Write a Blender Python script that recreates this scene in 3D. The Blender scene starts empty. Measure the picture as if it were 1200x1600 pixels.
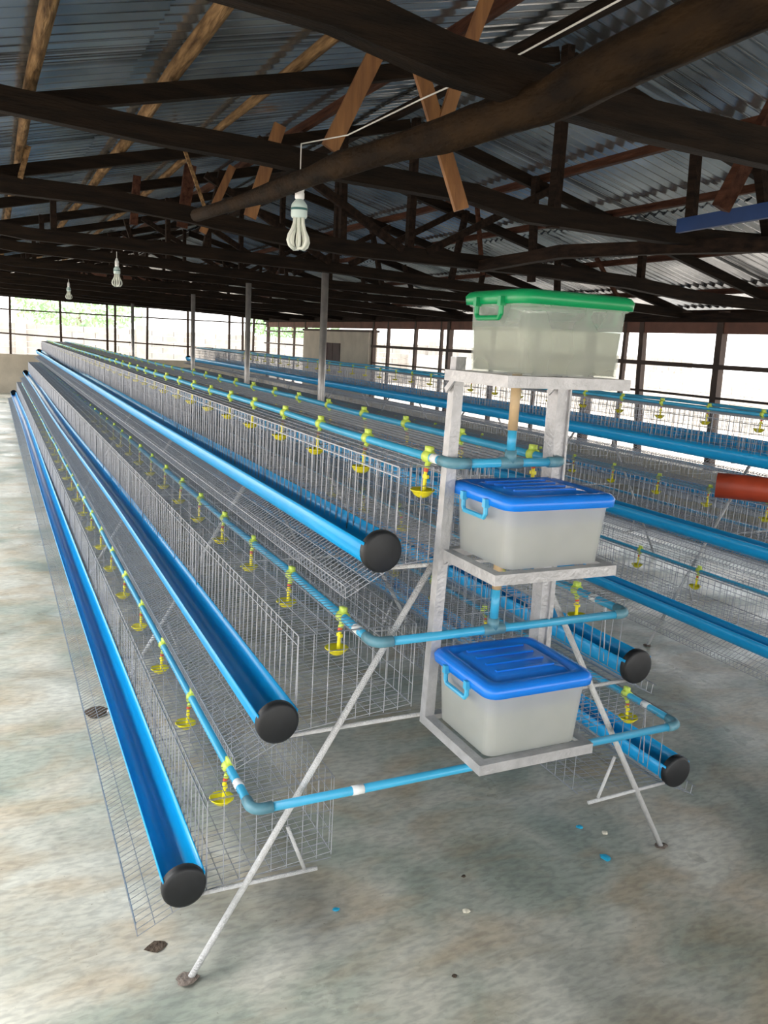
import bpy, math, random
from mathutils import Vector, Matrix
random.seed(7)
R = random.Random(11)
PI = math.pi
C = bpy.context.scene.collection
SC = bpy.context.scene

# ------------------------------------------------------------------ camera
F, PITCH, ROLL, YAW = 1275.6, 0.2027, 0.0535, 0.4513
fw = Vector((math.sin(YAW), math.cos(YAW), 0)); rt = Vector((math.cos(YAW), -math.sin(YAW), 0)); up = Vector((0, 0, 1))
f2 = fw * math.cos(PITCH) - up * math.sin(PITCH); u2 = up * math.cos(PITCH) + fw * math.sin(PITCH)
r3 = rt * math.cos(ROLL) + u2 * math.sin(ROLL); u3 = -rt * math.sin(ROLL) + u2 * math.cos(ROLL)
cd = bpy.data.cameras.new('camera'); cam = bpy.data.objects.new('camera', cd); C.objects.link(cam)
cd.sensor_fit = 'HORIZONTAL'; cd.sensor_width = 36; cd.lens = F / 1200 * 36; cd.clip_start = .05; cd.clip_end = 300
m = Matrix((r3, u3, -f2)).transposed().to_4x4(); m.translation = Vector((-1.291, -1.962, 1.757)); cam.matrix_world = m
SC.camera = cam
# ------------------------------------------------------------------ light
SC.view_settings.view_transform = 'Standard'; SC.view_settings.look = 'None'
SC.view_settings.gamma = 1; SC.view_settings.use_curve_mapping = False
SC.view_settings.exposure = 1.3
W = bpy.data.worlds.new('overcast_sky'); SC.world = W; W.use_nodes = True
wn = W.node_tree.nodes; wl = W.node_tree.links; wn.clear()
wo = wn.new('ShaderNodeOutputWorld'); wb = wn.new('ShaderNodeBackground'); wc = wn.new('ShaderNodeTexCoord')
ws = wn.new('ShaderNodeSeparateXYZ'); wr = wn.new('ShaderNodeValToRGB')
wl.new(wc.outputs['Generated'], ws.inputs[0]); wl.new(ws.outputs[2], wr.inputs[0]); wl.new(wr.outputs[0], wb.inputs[0]); wl.new(wb.outputs[0], wo.inputs[0])
wr.color_ramp.elements[0].position = 0; wr.color_ramp.elements[0].color = (1, .985, .95, 1)
wr.color_ramp.elements[1].position = .7; wr.color_ramp.elements[1].color = (.80, .88, 1, 1)
wb.inputs[1].default_value = 1.75
sd = bpy.data.lights.new('sun', 'SUN'); sd.energy = 4.2; sd.angle = .62; sd.color = (1, .97, .92)
so = bpy.data.objects.new('sun', sd); C.objects.link(so); so.rotation_euler = Vector((1, -.12, -1.12)).to_track_quat('-Z', 'Y').to_euler()

# ------------------------------------------------------------------ materials
def nmat(name):
    m = bpy.data.materials.new(name); m.use_nodes = True
    return m, m.node_tree.nodes, m.node_tree.links, m.node_tree.nodes['Principled BSDF']
def mat(name, col, rough=.5, metal=0, var=.12, scale=8, bump=0, bscale=60, stretch=None, col2=None):
    m, n, l, b = nmat(name)
    b.inputs['Roughness'].default_value = rough; b.inputs['Metallic'].default_value = metal
    tc = n.new('ShaderNodeTexCoord'); src = tc.outputs['Object']
    if stretch:
        mp = n.new('ShaderNodeMapping'); mp.inputs['Scale'].default_value = stretch; l.new(src, mp.inputs[0]); src = mp.outputs[0]
    nz = n.new('ShaderNodeTexNoise'); nz.inputs['Scale'].default_value = scale; nz.inputs['Detail'].default_value = 6; l.new(src, nz.inputs[0])
    r = n.new('ShaderNodeValToRGB'); l.new(nz.outputs[0], r.inputs[0]); r.color_ramp.elements[0].position = .3; r.color_ramp.elements[1].position = .7
    c2 = col2 or tuple(min(1, c * (1 + var)) for c in col); c1 = tuple(c * (1 - var) for c in col)
    r.color_ramp.elements[0].color = (*c1, 1); r.color_ramp.elements[1].color = (*c2, 1)
    l.new(r.outputs[0], b.inputs['Base Color'])
    if rough >= .75 and max(col) < .1: b.inputs['Specular IOR Level'].default_value = .12
    if bump:
        nb = n.new('ShaderNodeTexNoise'); nb.inputs['Scale'].default_value = bscale; l.new(src, nb.inputs[0])
        bp = n.new('ShaderNodeBump'); bp.inputs['Strength'].default_value = bump; bp.inputs['Distance'].default_value = .01
        l.new(nb.outputs[0], bp.inputs['Height']); l.new(bp.outputs[0], b.inputs['Normal'])
    return m
M = {}
M['wire'] = mat('galvanised_wire', (.34, .355, .39), .42, .35, .15, 40)
M['rod'] = mat('white_painted_rod', (.62, .62, .62), .45, 0, .08, 60, .6, 300)
M['blue'] = mat('sky_blue_plastic', (.006, .38, .80), .28, 0, .05, 3)
M['pipe'] = mat('light_blue_pipe', (.05, .40, .66), .28, 0, .1, 6)
M['black'] = mat('black_rubber_cap', (.007, .008, .010), .5, 0, .3, 30)
M['yellow'] = mat('yellow_plastic', (.86, .76, .02), .35, 0, .08, 20)
M['lime'] = mat('lime_plastic', (.62, .78, .12), .35, 0, .08, 20)
M['red'] = mat('red_valve', (.6, .08, .03), .4, 0, .1, 20)
M['white'] = mat('white_tape', (.82, .84, .84), .5, 0, .05, 30)
M['grey_pipe'] = mat('grey_blue_coupling', (.10, .25, .32), .4, 0, .15, 30)
M['steel'] = mat('galvanised_angle_steel', (.44, .44, .45), .42, .35, .14, 25, .25, 90)
M['pole'] = mat('galvanised_pole', (.40, .38, .36), .35, .7, .2, 12)
M['lid_blue'] = mat('royal_blue_lid', (.006, .20, .80), .25, 0, .05, 10)
M['lid_green'] = mat('green_lid', (.0, .25, .08), .3, 0, .05, 10)
M['tan_pipe'] = mat('tan_pvc_pipe', (.50, .36, .20), .45, 0, .12, 20)
M['red_tube'] = mat('brick_red_tube', (.42, .055, .02), .4, 0, .15, 9)
M['bulb'] = mat('white_glass_tube', (.72, .76, .68), .25, 0, .04, 20)
M['bulb_base'] = mat('pale_mint_base', (.55, .68, .66), .4, 0, .04, 20)
M['bulb_band'] = mat('dark_green_band', (.02, .12, .12), .4)
M['cable'] = mat('white_cable', (.6, .6, .58), .5)
WD = (5, .6, 5)
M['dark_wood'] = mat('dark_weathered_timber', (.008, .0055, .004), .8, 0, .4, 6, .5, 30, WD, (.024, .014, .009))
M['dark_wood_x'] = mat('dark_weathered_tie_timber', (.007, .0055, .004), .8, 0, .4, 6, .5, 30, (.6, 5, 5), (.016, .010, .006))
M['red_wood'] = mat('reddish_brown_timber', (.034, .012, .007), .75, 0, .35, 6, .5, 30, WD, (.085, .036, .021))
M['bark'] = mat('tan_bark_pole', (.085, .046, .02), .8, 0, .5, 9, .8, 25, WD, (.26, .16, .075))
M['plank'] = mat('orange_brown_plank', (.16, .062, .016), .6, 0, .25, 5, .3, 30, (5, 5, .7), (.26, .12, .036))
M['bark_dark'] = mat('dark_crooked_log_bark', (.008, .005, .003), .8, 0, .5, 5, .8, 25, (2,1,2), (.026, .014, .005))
M['blue_board'] = mat('blue_painted_board', (.003, .03, .12), .7, 0, .15, 6)
M['masonry'] = mat('beige_rendered_wall', (.50, .44, .35), .85, 0, .12, 3, .4, 30)
M['perimeter'] = mat('pale_block_wall', (.36, .33, .29), .9, 0, .15, 3, .4, 20)
M['sand'] = mat('sandy_ground', (.62, .52, .42), .95, 0, .15, .6, .4, 12)
M['opening_dark'] = mat('dark_opening_infill', (.05, .022, .02), .7, 0, .3, 6)
M['fascia'] = mat('brown_fascia_board', (.14, .058, .036), .7, 0, .25, 5)
M['leaf'] = mat('hazy_green_leaves', (.34, .50, .26), .7, 0, .3, 2)
M['trunk'] = mat('tree_trunk_bark', (.16, .11, .07), .9, 0, .3, 6)
M['frame'] = mat('brown_mesh_frame_wood', (.05, .028, .018), .7, 0, .3, 6)
M['debris_dark'] = mat('dark_clump', (.08, .06, .045), .9, 0, .4, 60, .8, 80)
M['concrete_lump'] = mat('cement_lump', (.16, .13, .11), .95, 0, .4, 60, .8, 60)
M['debris_blue'] = mat('blue_scrap_plastic', (.02, .38, .62), .4)
M['pebble'] = mat('pale_pebble', (.66, .62, .50), .8, 0, .15, 60)

def metal_roof():
    m, n, l, b = nmat('corrugated_zinc')
    b.inputs['Metallic'].default_value = .9; b.inputs['Roughness'].default_value = .24
    tc = n.new('ShaderNodeTexCoord'); oi = n.new('ShaderNodeObjectInfo')
    nz = n.new('ShaderNodeTexNoise'); nz.inputs['Scale'].default_value = 2.2; nz.inputs['Detail'].default_value = 8
    ad = n.new('ShaderNodeVectorMath'); ad.operation = 'ADD'; l.new(tc.outputs['Object'], ad.inputs[0]); l.new(oi.outputs['Location'], ad.inputs[1]); l.new(ad.outputs[0], nz.inputs[0])
    r = n.new('ShaderNodeValToRGB'); l.new(nz.outputs[0], r.inputs[0])
    r.color_ramp.elements[0].position = .32; r.color_ramp.elements[0].color = (.36, .37, .375, 1)
    r.color_ramp.elements[1].position = .68; r.color_ramp.elements[1].color = (.74, .75, .76, 1)
    mx = n.new('ShaderNodeMixRGB'); mx.blend_type = 'MULTIPLY'; mx.inputs[0].default_value = 1
    r2 = n.new('ShaderNodeValToRGB'); l.new(oi.outputs['Random'], r2.inputs[0])
    r2.color_ramp.elements[0].color = (.74, .79, .82, 1); r2.color_ramp.elements[1].color = (1, 1, 1, 1)
    l.new(r.outputs[0], mx.inputs[1]); l.new(r2.outputs[0], mx.inputs[2]); l.new(mx.outputs[0], b.inputs['Base Color'])
    return m
M['zinc'] = metal_roof()

def concrete():
    m, n, l, b = nmat('stained_concrete_floor')
    tc = n.new('ShaderNodeTexCoord')
    def noise(s, d=8, dist=0, st=None):
        x = n.new('ShaderNodeTexNoise'); x.inputs['Scale'].default_value = s; x.inputs['Detail'].default_value = d; x.inputs['Distortion'].default_value = dist
        if st:
            mp = n.new('ShaderNodeMapping'); mp.inputs['Scale'].default_value = st; mp.inputs['Rotation'].default_value = (0, 0, .35); l.new(tc.outputs['Object'], mp.inputs[0]); l.new(mp.outputs[0], x.inputs[0])
        else: l.new(tc.outputs['Object'], x.inputs[0])
        return x
    def ramp(src, stops):
        r = n.new('ShaderNodeValToRGB'); l.new(src, r.inputs[0]); e = r.color_ramp.elements
        while len(e) < len(stops): e.new(.5)
        for k, (p, c) in enumerate(stops): e[k].position = p; e[k].color = (*c, 1)
        return r
    def mix(mode, fac, a, bb):
        x = n.new('ShaderNodeMixRGB'); x.blend_type = mode
        if isinstance(fac, (int, float)): x.inputs[0].default_value = fac
        else: l.new(fac, x.inputs[0])
        l.new(a, x.inputs[1]); l.new(bb, x.inputs[2]); return x.outputs[0]
    A = ramp(noise(1.6, 9, .6).outputs[0], [(.30, (.20, .23, .20)), (.42, (.33, .36, .31)), (.55, (.50, .49, .43)), (.7, (.60, .59, .53))])
    Bm = ramp(noise(2.3, 8, .8, (1, 2.0, 1)).outputs[0], [(.46, (0, 0, 0)), (.66, (.6, .6, .6))])
    Bc = ramp(noise(6, 6).outputs[0], [(.3, (.34, .25, .15)), (.7, (.46, .37, .26))])
    col = mix('MIX', Bm.outputs[0], A.outputs[0], Bc.outputs[0])
    Cm = ramp(noise(1.15, 5, .5).outputs[0], [(.53, (0, 0, 0)), (.70, (.75, .75, .75))])
    Cc = ramp(noise(9, 5).outputs[0], [(.3, (.15, .17, .15)), (.7, (.24, .25, .215))])
    col = mix('MIX', Cm.outputs[0], col, Cc.outputs[0])
    D = ramp(noise(22, 6, .4, (1, 2.5, 1)).outputs[0], [(.35, (.80, .80, .80)), (.6, (1.08, 1.08, 1.06))])
    col = mix('MULTIPLY', 1.0, col, D.outputs[0])
    E = ramp(noise(75, 3).outputs[0], [(.22, (.45, .42, .38)), (.30, (1, 1, 1))])
    col = mix('MULTIPLY', .8, col, E.outputs[0])
    l.new(col, b.inputs['Base Color'])
    Rr = ramp(noise(2.5, 6).outputs[0], [(.35, (.26, .26, .26)), (.65, (.50, .50, .50))]); l.new(Rr.outputs[0], b.inputs['Roughness'])
    bp = n.new('ShaderNodeBump'); bp.inputs['Strength'].default_value = .25; bp.inputs['Distance'].default_value = .01; l.new(noise(14, 8).outputs[0], bp.inputs['Height']); l.new(bp.outputs[0], b.inputs['Normal'])
    return m
M['floor'] = concrete()

def translucent(name, col, alpha, rough=.25):
    m, n, l, b = nmat(name); out = n['Material Output']
    t = n.new('ShaderNodeBsdfTransparent'); t.inputs[0].default_value = (*col, 1)
    tl = n.new('ShaderNodeBsdfTranslucent'); tl.inputs[0].default_value = (*col, 1)
    b.inputs['Base Color'].default_value = (*col, 1); b.inputs['Roughness'].default_value = rough
    nz = n.new('ShaderNodeTexNoise'); nz.inputs['Scale'].default_value = 7; tc = n.new('ShaderNodeTexCoord'); l.new(tc.outputs['Object'], nz.inputs[0])
    mr = n.new('ShaderNodeMapRange'); mr.inputs['To Min'].default_value = alpha - .08; mr.inputs['To Max'].default_value = alpha + .08; l.new(nz.outputs[0], mr.inputs[0])
    a = n.new('ShaderNodeMixShader'); a.inputs[0].default_value = .5; l.new(b.outputs[0], a.inputs[1]); l.new(tl.outputs[0], a.inputs[2])
    c = n.new('ShaderNodeMixShader'); l.new(mr.outputs[0], c.inputs[0]); l.new(t.outputs[0], c.inputs[1]); l.new(a.outputs[0], c.inputs[2])
    l.new(c.outputs[0], out.inputs[0]); return m
M['box'] = translucent('frosted_clear_plastic', (.95, .97, .95), .26)
M['box_milky'] = translucent('milky_plastic', (.96, .97, .96), .52)
M['water'] = translucent('cloudy_water', (.86, .87, .80), .50, .1)
M['water_still'] = translucent('murky_water', (.60, .59, .52), .55, .1)

# ------------------------------------------------------------------ mesh helpers
class MB:
    def __init__(s): s.v = []; s.f = []; s.mi = []; s.cur = 0
    def face(s, *f): s.f.append(f); s.mi.append(s.cur)
    def box(s, lo, hi):
        b = len(s.v); x0, y0, z0 = lo; x1, y1, z1 = hi
        s.v += [(x0, y0, z0), (x1, y0, z0), (x1, y1, z0), (x0, y1, z0), (x0, y0, z1), (x1, y0, z1), (x1, y1, z1), (x0, y1, z1)]
        for q in ((0, 3, 2, 1), (4, 5, 6, 7), (0, 1, 5, 4), (1, 2, 6, 5), (2, 3, 7, 6), (3, 0, 4, 7)): s.face(*[b + k for k in q])
        return s
    def frustum(s, lo, hi, t):      # box whose bottom is narrower by t on each side
        b = len(s.v); x0, y0, z0 = lo; x1, y1, z1 = hi
        s.v += [(x0 + t, y0 + t, z0), (x1 - t, y0 + t, z0), (x1 - t, y1 - t, z0), (x0 + t, y1 - t, z0), (x0, y0, z1), (x1, y0, z1), (x1, y1, z1), (x0, y1, z1)]
        for q in ((0, 3, 2, 1), (4, 5, 6, 7), (0, 1, 5, 4), (1, 2, 6, 5), (2, 3, 7, 6), (3, 0, 4, 7)): s.face(*[b + k for k in q])
        return s
    def beam(s, pts, w, h, jit=0, rnd=None):
        """timber of w x h section swept along pts; h is towards world up"""
        pts = [Vector(p) for p in pts]; b = len(s.v)
        for i, p in enumerate(pts):
            d = (pts[min(i + 1, len(pts) - 1)] - pts[max(i - 1, 0)]).normalized()
            u = Vector((0, 0, 1)) if abs(d.z) < .8 else Vector((0, 1, 0))
            a = d.cross(u).normalized(); u = a.cross(d).normalized()
            for sx, sz in ((-1, -1), (1, -1), (1, 1), (-1, 1)):
                j1 = 1 + (rnd.uniform(-jit, jit) if jit else 0); j2 = 1 + (rnd.uniform(-jit, jit) if jit else 0)
                q = p + a * (sx * w / 2 * j1) + u * (sz * h / 2 * j2); s.v.append(tuple(q))
        for i in range(len(pts) - 1):
            for k in range(4):
                s.face(b + 4 * i + k, b + 4 * i + (k + 1) % 4, b + 4 * i + 4 + (k + 1) % 4, b + 4 * i + 4 + k)
        s.face(b, b + 3, b + 2, b + 1); e = b + 4 * (len(pts) - 1); s.face(e, e + 1, e + 2, e + 3); return s
    def tube(s, pts, r, n=8, caps=True, jit=0, rnd=None):
        pts = [Vector(p) for p in pts]; b = len(s.v)
        rr = r if isinstance(r, (list, tuple)) else [r] * len(pts)
        d0 = (pts[1] - pts[0]).normalized(); a = d0.cross(Vector((0, 0, 1)))
        if a.length < .1: a = d0.cross(Vector((0, 1, 0)))
        a.normalize()
        for i, p in enumerate(pts):
            d = (pts[min(i + 1, len(pts) - 1)] - pts[max(i - 1, 0)]).normalized()
            a = (a - d * a.dot(d)).normalized(); c = d.cross(a)
            for k in range(n):
                t = 2 * PI * k / n; q = rr[i] * (1 + (rnd.uniform(-jit, jit) if jit else 0))
                s.v.append(tuple(p + a * math.cos(t) * q + c * math.sin(t) * q))
        for i in range(len(pts) - 1):
            for k in range(n):
                s.face(b + n * i + k, b + n * i + (k + 1) % n, b + n * (i + 1) + (k + 1) % n, b + n * (i + 1) + k)
        if caps:
            s.face(*[b + k for k in reversed(range(n))]); e = b + n * (len(pts) - 1); s.face(*[e + k for k in range(n)])
        return s
    def wire(s, a, b_, r=.0015): return s.tube([a, b_], r, 3, False)
    def lathe(s, prof, o=(0, 0, 0), n=16):
        b = len(s.v)
        for r, z in prof:
            for k in range(n): t = 2 * PI * k / n; s.v.append((o[0] + r * math.cos(t), o[1] + r * math.sin(t), o[2] + z))
        for i in range(len(prof) - 1):
            for k in range(n): s.face(b + n * i + k, b + n * i + (k + 1) % n, b + n * (i + 1) + (k + 1) % n, b + n * (i + 1) + k)
        return s
    def blob(s, o, rx, ry, rz, rnd, n=9, m=6):
        b = len(s.v)
        for i in range(m + 1):
            ph = PI * i / m
            for k in range(n):
                t = 2 * PI * k / n; q = 1 + rnd.uniform(-.22, .22)
                s.v.append((o[0] + rx * q * math.sin(ph) * math.cos(t), o[1] + ry * q * math.sin(ph) * math.sin(t), o[2] + rz * (1 - math.cos(ph)) / 2 * 2 - 0))
        for i in range(m):
            for k in range(n): s.face(b + n * i + k, b + n * i + (k + 1) % n, b + n * (i + 1) + (k + 1) % n, b + n * (i + 1) + k)
        return s
    def mesh(s, name, mats, smooth=False, off=(0, 0, 0)):
        me = bpy.data.meshes.new(name)
        v = s.v if not any(off) else [(x - off[0], y - off[1], z - off[2]) for x, y, z in s.v]
        me.from_pydata(v, [], s.f)
        for mm in (mats if isinstance(mats, (list, tuple)) else [mats]): me.materials.append(mm)
        if isinstance(mats, (list, tuple)): me.polygons.foreach_set('material_index', s.mi)
        if smooth: me.polygons.foreach_set('use_smooth', [True] * len(me.polygons))
        me.update(); return me
    def build(s, name, mats, parent=None, smooth=False, loc=None):
        """geometry given in the parent's frame (or around loc when top-level)"""
        off = loc if loc is not None else (0, 0, 0)
        o = bpy.data.objects.new(name, s.mesh(name, mats, smooth, off)); C.objects.link(o)
        if parent: o.parent = parent
        o.location = off
        return o
def link(name, me, parent=None, loc=(0, 0, 0), rz=0):
    o = bpy.data.objects.new(name, me); C.objects.link(o); o.location = loc; o.rotation_euler = (0, 0, rz)
    if parent: o.parent = parent
    return o
def empty(name, loc=(0, 0, 0), rz=0):
    o = bpy.data.objects.new(name, None); C.objects.link(o); o.location = loc; o.rotation_euler = (0, 0, rz); o.empty_display_size = .1; return o
def tag(o, label, cat, group=None, kind=None):
    if label: o['label'] = label
    if cat: o['category'] = cat
    if group: o['group'] = group
    if kind: o['kind'] = kind
    return o
def struct(o): o['kind'] = 'structure'; return o
def copy_tree(o, parent=None):
    c = o.copy(); C.objects.link(c); c.parent = parent
    for ch in list(o.children): copy_tree(ch, c)
    return c
ORD = ['first', 'second', 'third', 'fourth', 'fifth', 'sixth', 'seventh', 'eighth', 'ninth', 'tenth', 'eleventh', 'twelfth', 'thirteenth', 'fourteenth', 'fifteenth', 'sixteenth', 'seventeenth', 'eighteenth', 'nineteenth', 'twentieth']

# ================================================================== SETTING
XL, XR, YN, YF = -2.7, 6.0, -8.0, 21.6
XRG, ZRG, SL = 1.65, 3.50, .245          # ridge x, ridge height, roof slope
def roofz(x): return ZRG - SL * abs(x - XRG)
fl = MB()
nx, ny = 20, 50
for j in range(ny + 1):
    for i in range(nx + 1): fl.v.append((XL - .3 + (XR - XL + .6) * i / nx, YN + (YF - YN + .1) * j / ny, 0))
for j in range(ny):
    for i in range(nx): a = j * (nx + 1) + i; fl.face(a, a + 1, a + nx + 2, a + nx + 1)
struct(fl.build('floor', M['floor']))
g = MB().box((-60, -40, -.30), (70, 90, -.06)); struct(g.build('ground', M['sand']))

# roof sheets: corrugated, every sheet a piece of the ceiling
ceil = struct(empty('ceiling', (XRG, 8.8, ZRG)))
def sheet_mesh(sign, L, w=.86, pitch=.112, amp=.019):
    b = MB(); n = int(w / pitch * 6)
    ca = math.cos(math.atan(SL)); sa = math.sin(math.atan(SL))
    rows = 4
    for j in range(rows + 1):
        d = L * j / rows
        for i in range(n + 1):
            y = w * i / n; z = amp * math.cos(2 * PI * y / pitch)
            b.v.append((sign * (d * ca + z * sa), y, -d * sa + z * ca))
    for j in range(rows):
        for i in range(n): a = j * (n + 1) + i; b.face(a, a + 1, a + n + 2, a + n + 1)
    return b.mesh('roof_sheet', M['zinc'], True)
SHL = {(-1, 0): sheet_mesh(-1, 2.5), (-1, 1): sheet_mesh(-1, 2.75), (1, 0): sheet_mesh(1, 2.5), (1, 1): sheet_mesh(1, 2.75)}
y = -7.9  # unseen sheets behind the camera, added to darken the near floor
while y < 22.0:
    for sgn in (-1, 1):
        for k in (0, 1):
            d = 2.35 * k; ca = math.cos(math.atan(SL))
            o = link('roof_sheet', SHL[(sgn, k)], ceil, (sgn * d * ca, y - 8.8, -d * SL * ca + .045 - .014 * k + R.uniform(-.004, .004)))
            o.rotation_euler = (R.uniform(-.004, .004), R.uniform(-.002, .002), R.uniform(-.004, .004))
    y += .76
MB().tube([(0, -16.8, .07), (0, 13.3, .07)], .05, 8).build('ridge_cap', M['zinc'], ceil, True)

# end wall (far): low rendered wall, posts, rails
def frame_wall(name, lo, hi): return struct(MB().box(lo, hi).build(name, M['masonry']))
w = struct(empty('wall_back', ((XL + XR) / 2, YF, 0)))
cx = (XL + XR) / 2
MB().box((XL - cx, -.08, 0), (XR - cx, .08, 1.0)).build('low_wall', M['masonry'], w)
for x in (-2.0, -.83, .40, 1.56, 1.76, 2.60, 3.72, 4.90, 5.30, 5.6):
    MB().beam([(x - cx, -.02, 1.0), (x - cx + R.uniform(-.03, .03), -.02, 2.62)], .055, .055).build('post', M['frame'], w)
for z0, z1 in ((2.10, 2.14), (1.55, 1.34)):
    MB().beam([(XL - cx, -.05, z0 + .02), (0, -.05, (z0 + z1) / 2), (XR - cx, -.05, z1)], .035, .035).build('rail', M['frame'], w)
MB().box((XL - cx, -.06, 2.50), (XR - cx, .04, 2.68)).build('wall_plate', M['dark_wood_x'], w)
# fine mesh infill seen as thin wires
def mesh_wires(b, x0, x1, z0, z1, y, step):
    k = x0
    while k < x1: b.wire((k, y, z0), (k, y, z1), .0012); k += step
    k = z0
    while k < z1: b.wire((x0, y, k), (x1, y, k), .0012); k += step
mw = MB(); mesh_wires(mw, XL - cx, XR - cx, 1.0, 2.5, .03, .12); tag(mw.build('wire_netting', M['wire'], w), None, None, None, 'stuff')
# gable boards at the far end
gb = MB()
b0 = len(gb.v)
for yy in (.04, .08):
    gb.v += [(XL - cx, yy, 2.45), (XR - cx, yy, 2.42), (XRG - cx, yy, ZRG + .02)]
gb.face(0, 1, 2); gb.face(3, 5, 4); gb.face(0, 3, 4, 1); gb.face(1, 4, 5, 2); gb.face(2, 5, 3, 0)
gb.build('gable_panel', M['fascia'], w)

# right wall
w = struct(empty('wall_right', (XR, 8.8, 0)))
def RY(y): return y - 8.8
MB().box((-.08, RY(YN), 0), (.08, RY(YF), .55)).build('low_wall', M['masonry'], w)
for y, t, lean in ((-3, .08, 0), (-1.2, .08, 0), (.6, .08, 0), (2.6, .08, 0), (4.77, .085, -.05), (5.98, .07, -.10), (6.32, .05, 0), (6.98, .10, 0), (8.2, .05, 0), (9.4, .06, 0), (10.8, .09, 0), (11.1, .05, 0), (12.1, .06, 0), (13.3, .055, 0), (14.0, .07, 0), (18.2, .07, 0), (19.1, .05, 0), (20.4, .05, 0), (21.4, .08, 0)):
    MB().beam([(0, RY(y) + lean, .55), (0, RY(y), 1.4), (0, RY(y) - lean * .5, 2.3)], t, t, .06, R).build('post', M['frame'], w)
for z, t in ((1.70, .05), (1.36, .028)):
    MB().beam([(-.04, RY(YN), z), (-.04, RY(4.7), z), (-.04, RY(9), z + .01), (-.04, RY(14), z)], t, t, .05, R).build('rail', M['frame'], w)
    MB().beam([(-.04, RY(18.1), z + .25), (-.04, RY(YF), z + .25)], .035, .035).build('rail', M['frame'], w)
MB().box((-.02, RY(YN), 2.06), (.03, RY(YF), 2.24)).build('fascia_board', M['fascia'], w)
MB().beam([(-.05, RY(YN), 2.25), (-.05, RY(3), 2.23), (-.05, RY(10), 2.25), (-.05, RY(YF), 2.25)], .10, .10, .05, R).build('wall_plate', M['dark_wood'], w)
mw = MB()
k = 4.0
while k < 14: mw.wire((.03, RY(k), .55), (.03, RY(k), 2.06), .0012); k += .15
tag(mw.build('wire_netting', M['wire'], w), None, None, None, 'stuff')
# rendered block part of the right wall; boards coloured dark stand in for its opening
def RYb(a, b_, z0, z1): return MB().box((-.10, RY(a), z0), (.10, RY(b_), z1))
RYb(14.05, 15.6, 0, 2.0).build('rendered_panel', M['masonry'], w); RYb(16.7, 18.1, 0, 2.0).build('rendered_panel', M['masonry'], w)
RYb(15.6, 16.7, 0, 1.0).build('rendered_panel', M['masonry'], w); RYb(15.6, 16.7, 1.72, 2.0).build('rendered_panel', M['masonry'], w)
sh = MB()
for k in range(5): sh.box((-.03 - .006 * (k % 2), RY(15.6 + .22 * k), 1.0), (.02, RY(15.6 + .22 * (k + 1) - .01), 1.72))
sh.build('opening_infill', M['opening_dark'], w)
MB().box((-.12, RY(14.0), 1.98), (.12, RY(18.15), 2.03)).build('coping', M['frame'], w)
# left wall (outside the frame, closes the building)
w = struct(empty('wall_left', (XL, 8.8, 0)))
MB().box((-.08, RY(YN), 0), (.08, RY(YF), .2)).build('low_wall', M['masonry'], w)
for k in range(16): MB().beam([(0, RY(-7.5 + 1.9 * k), .2), (0, RY(-3.5 + 1.9 * k), 2.4)], .07, .07).build('post', M['frame'], w)
MB().beam([(0, RY(YN), 2.35), (0, RY(YF), 2.35)], .10, .10).build('wall_plate', M['dark_wood'], w)

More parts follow.
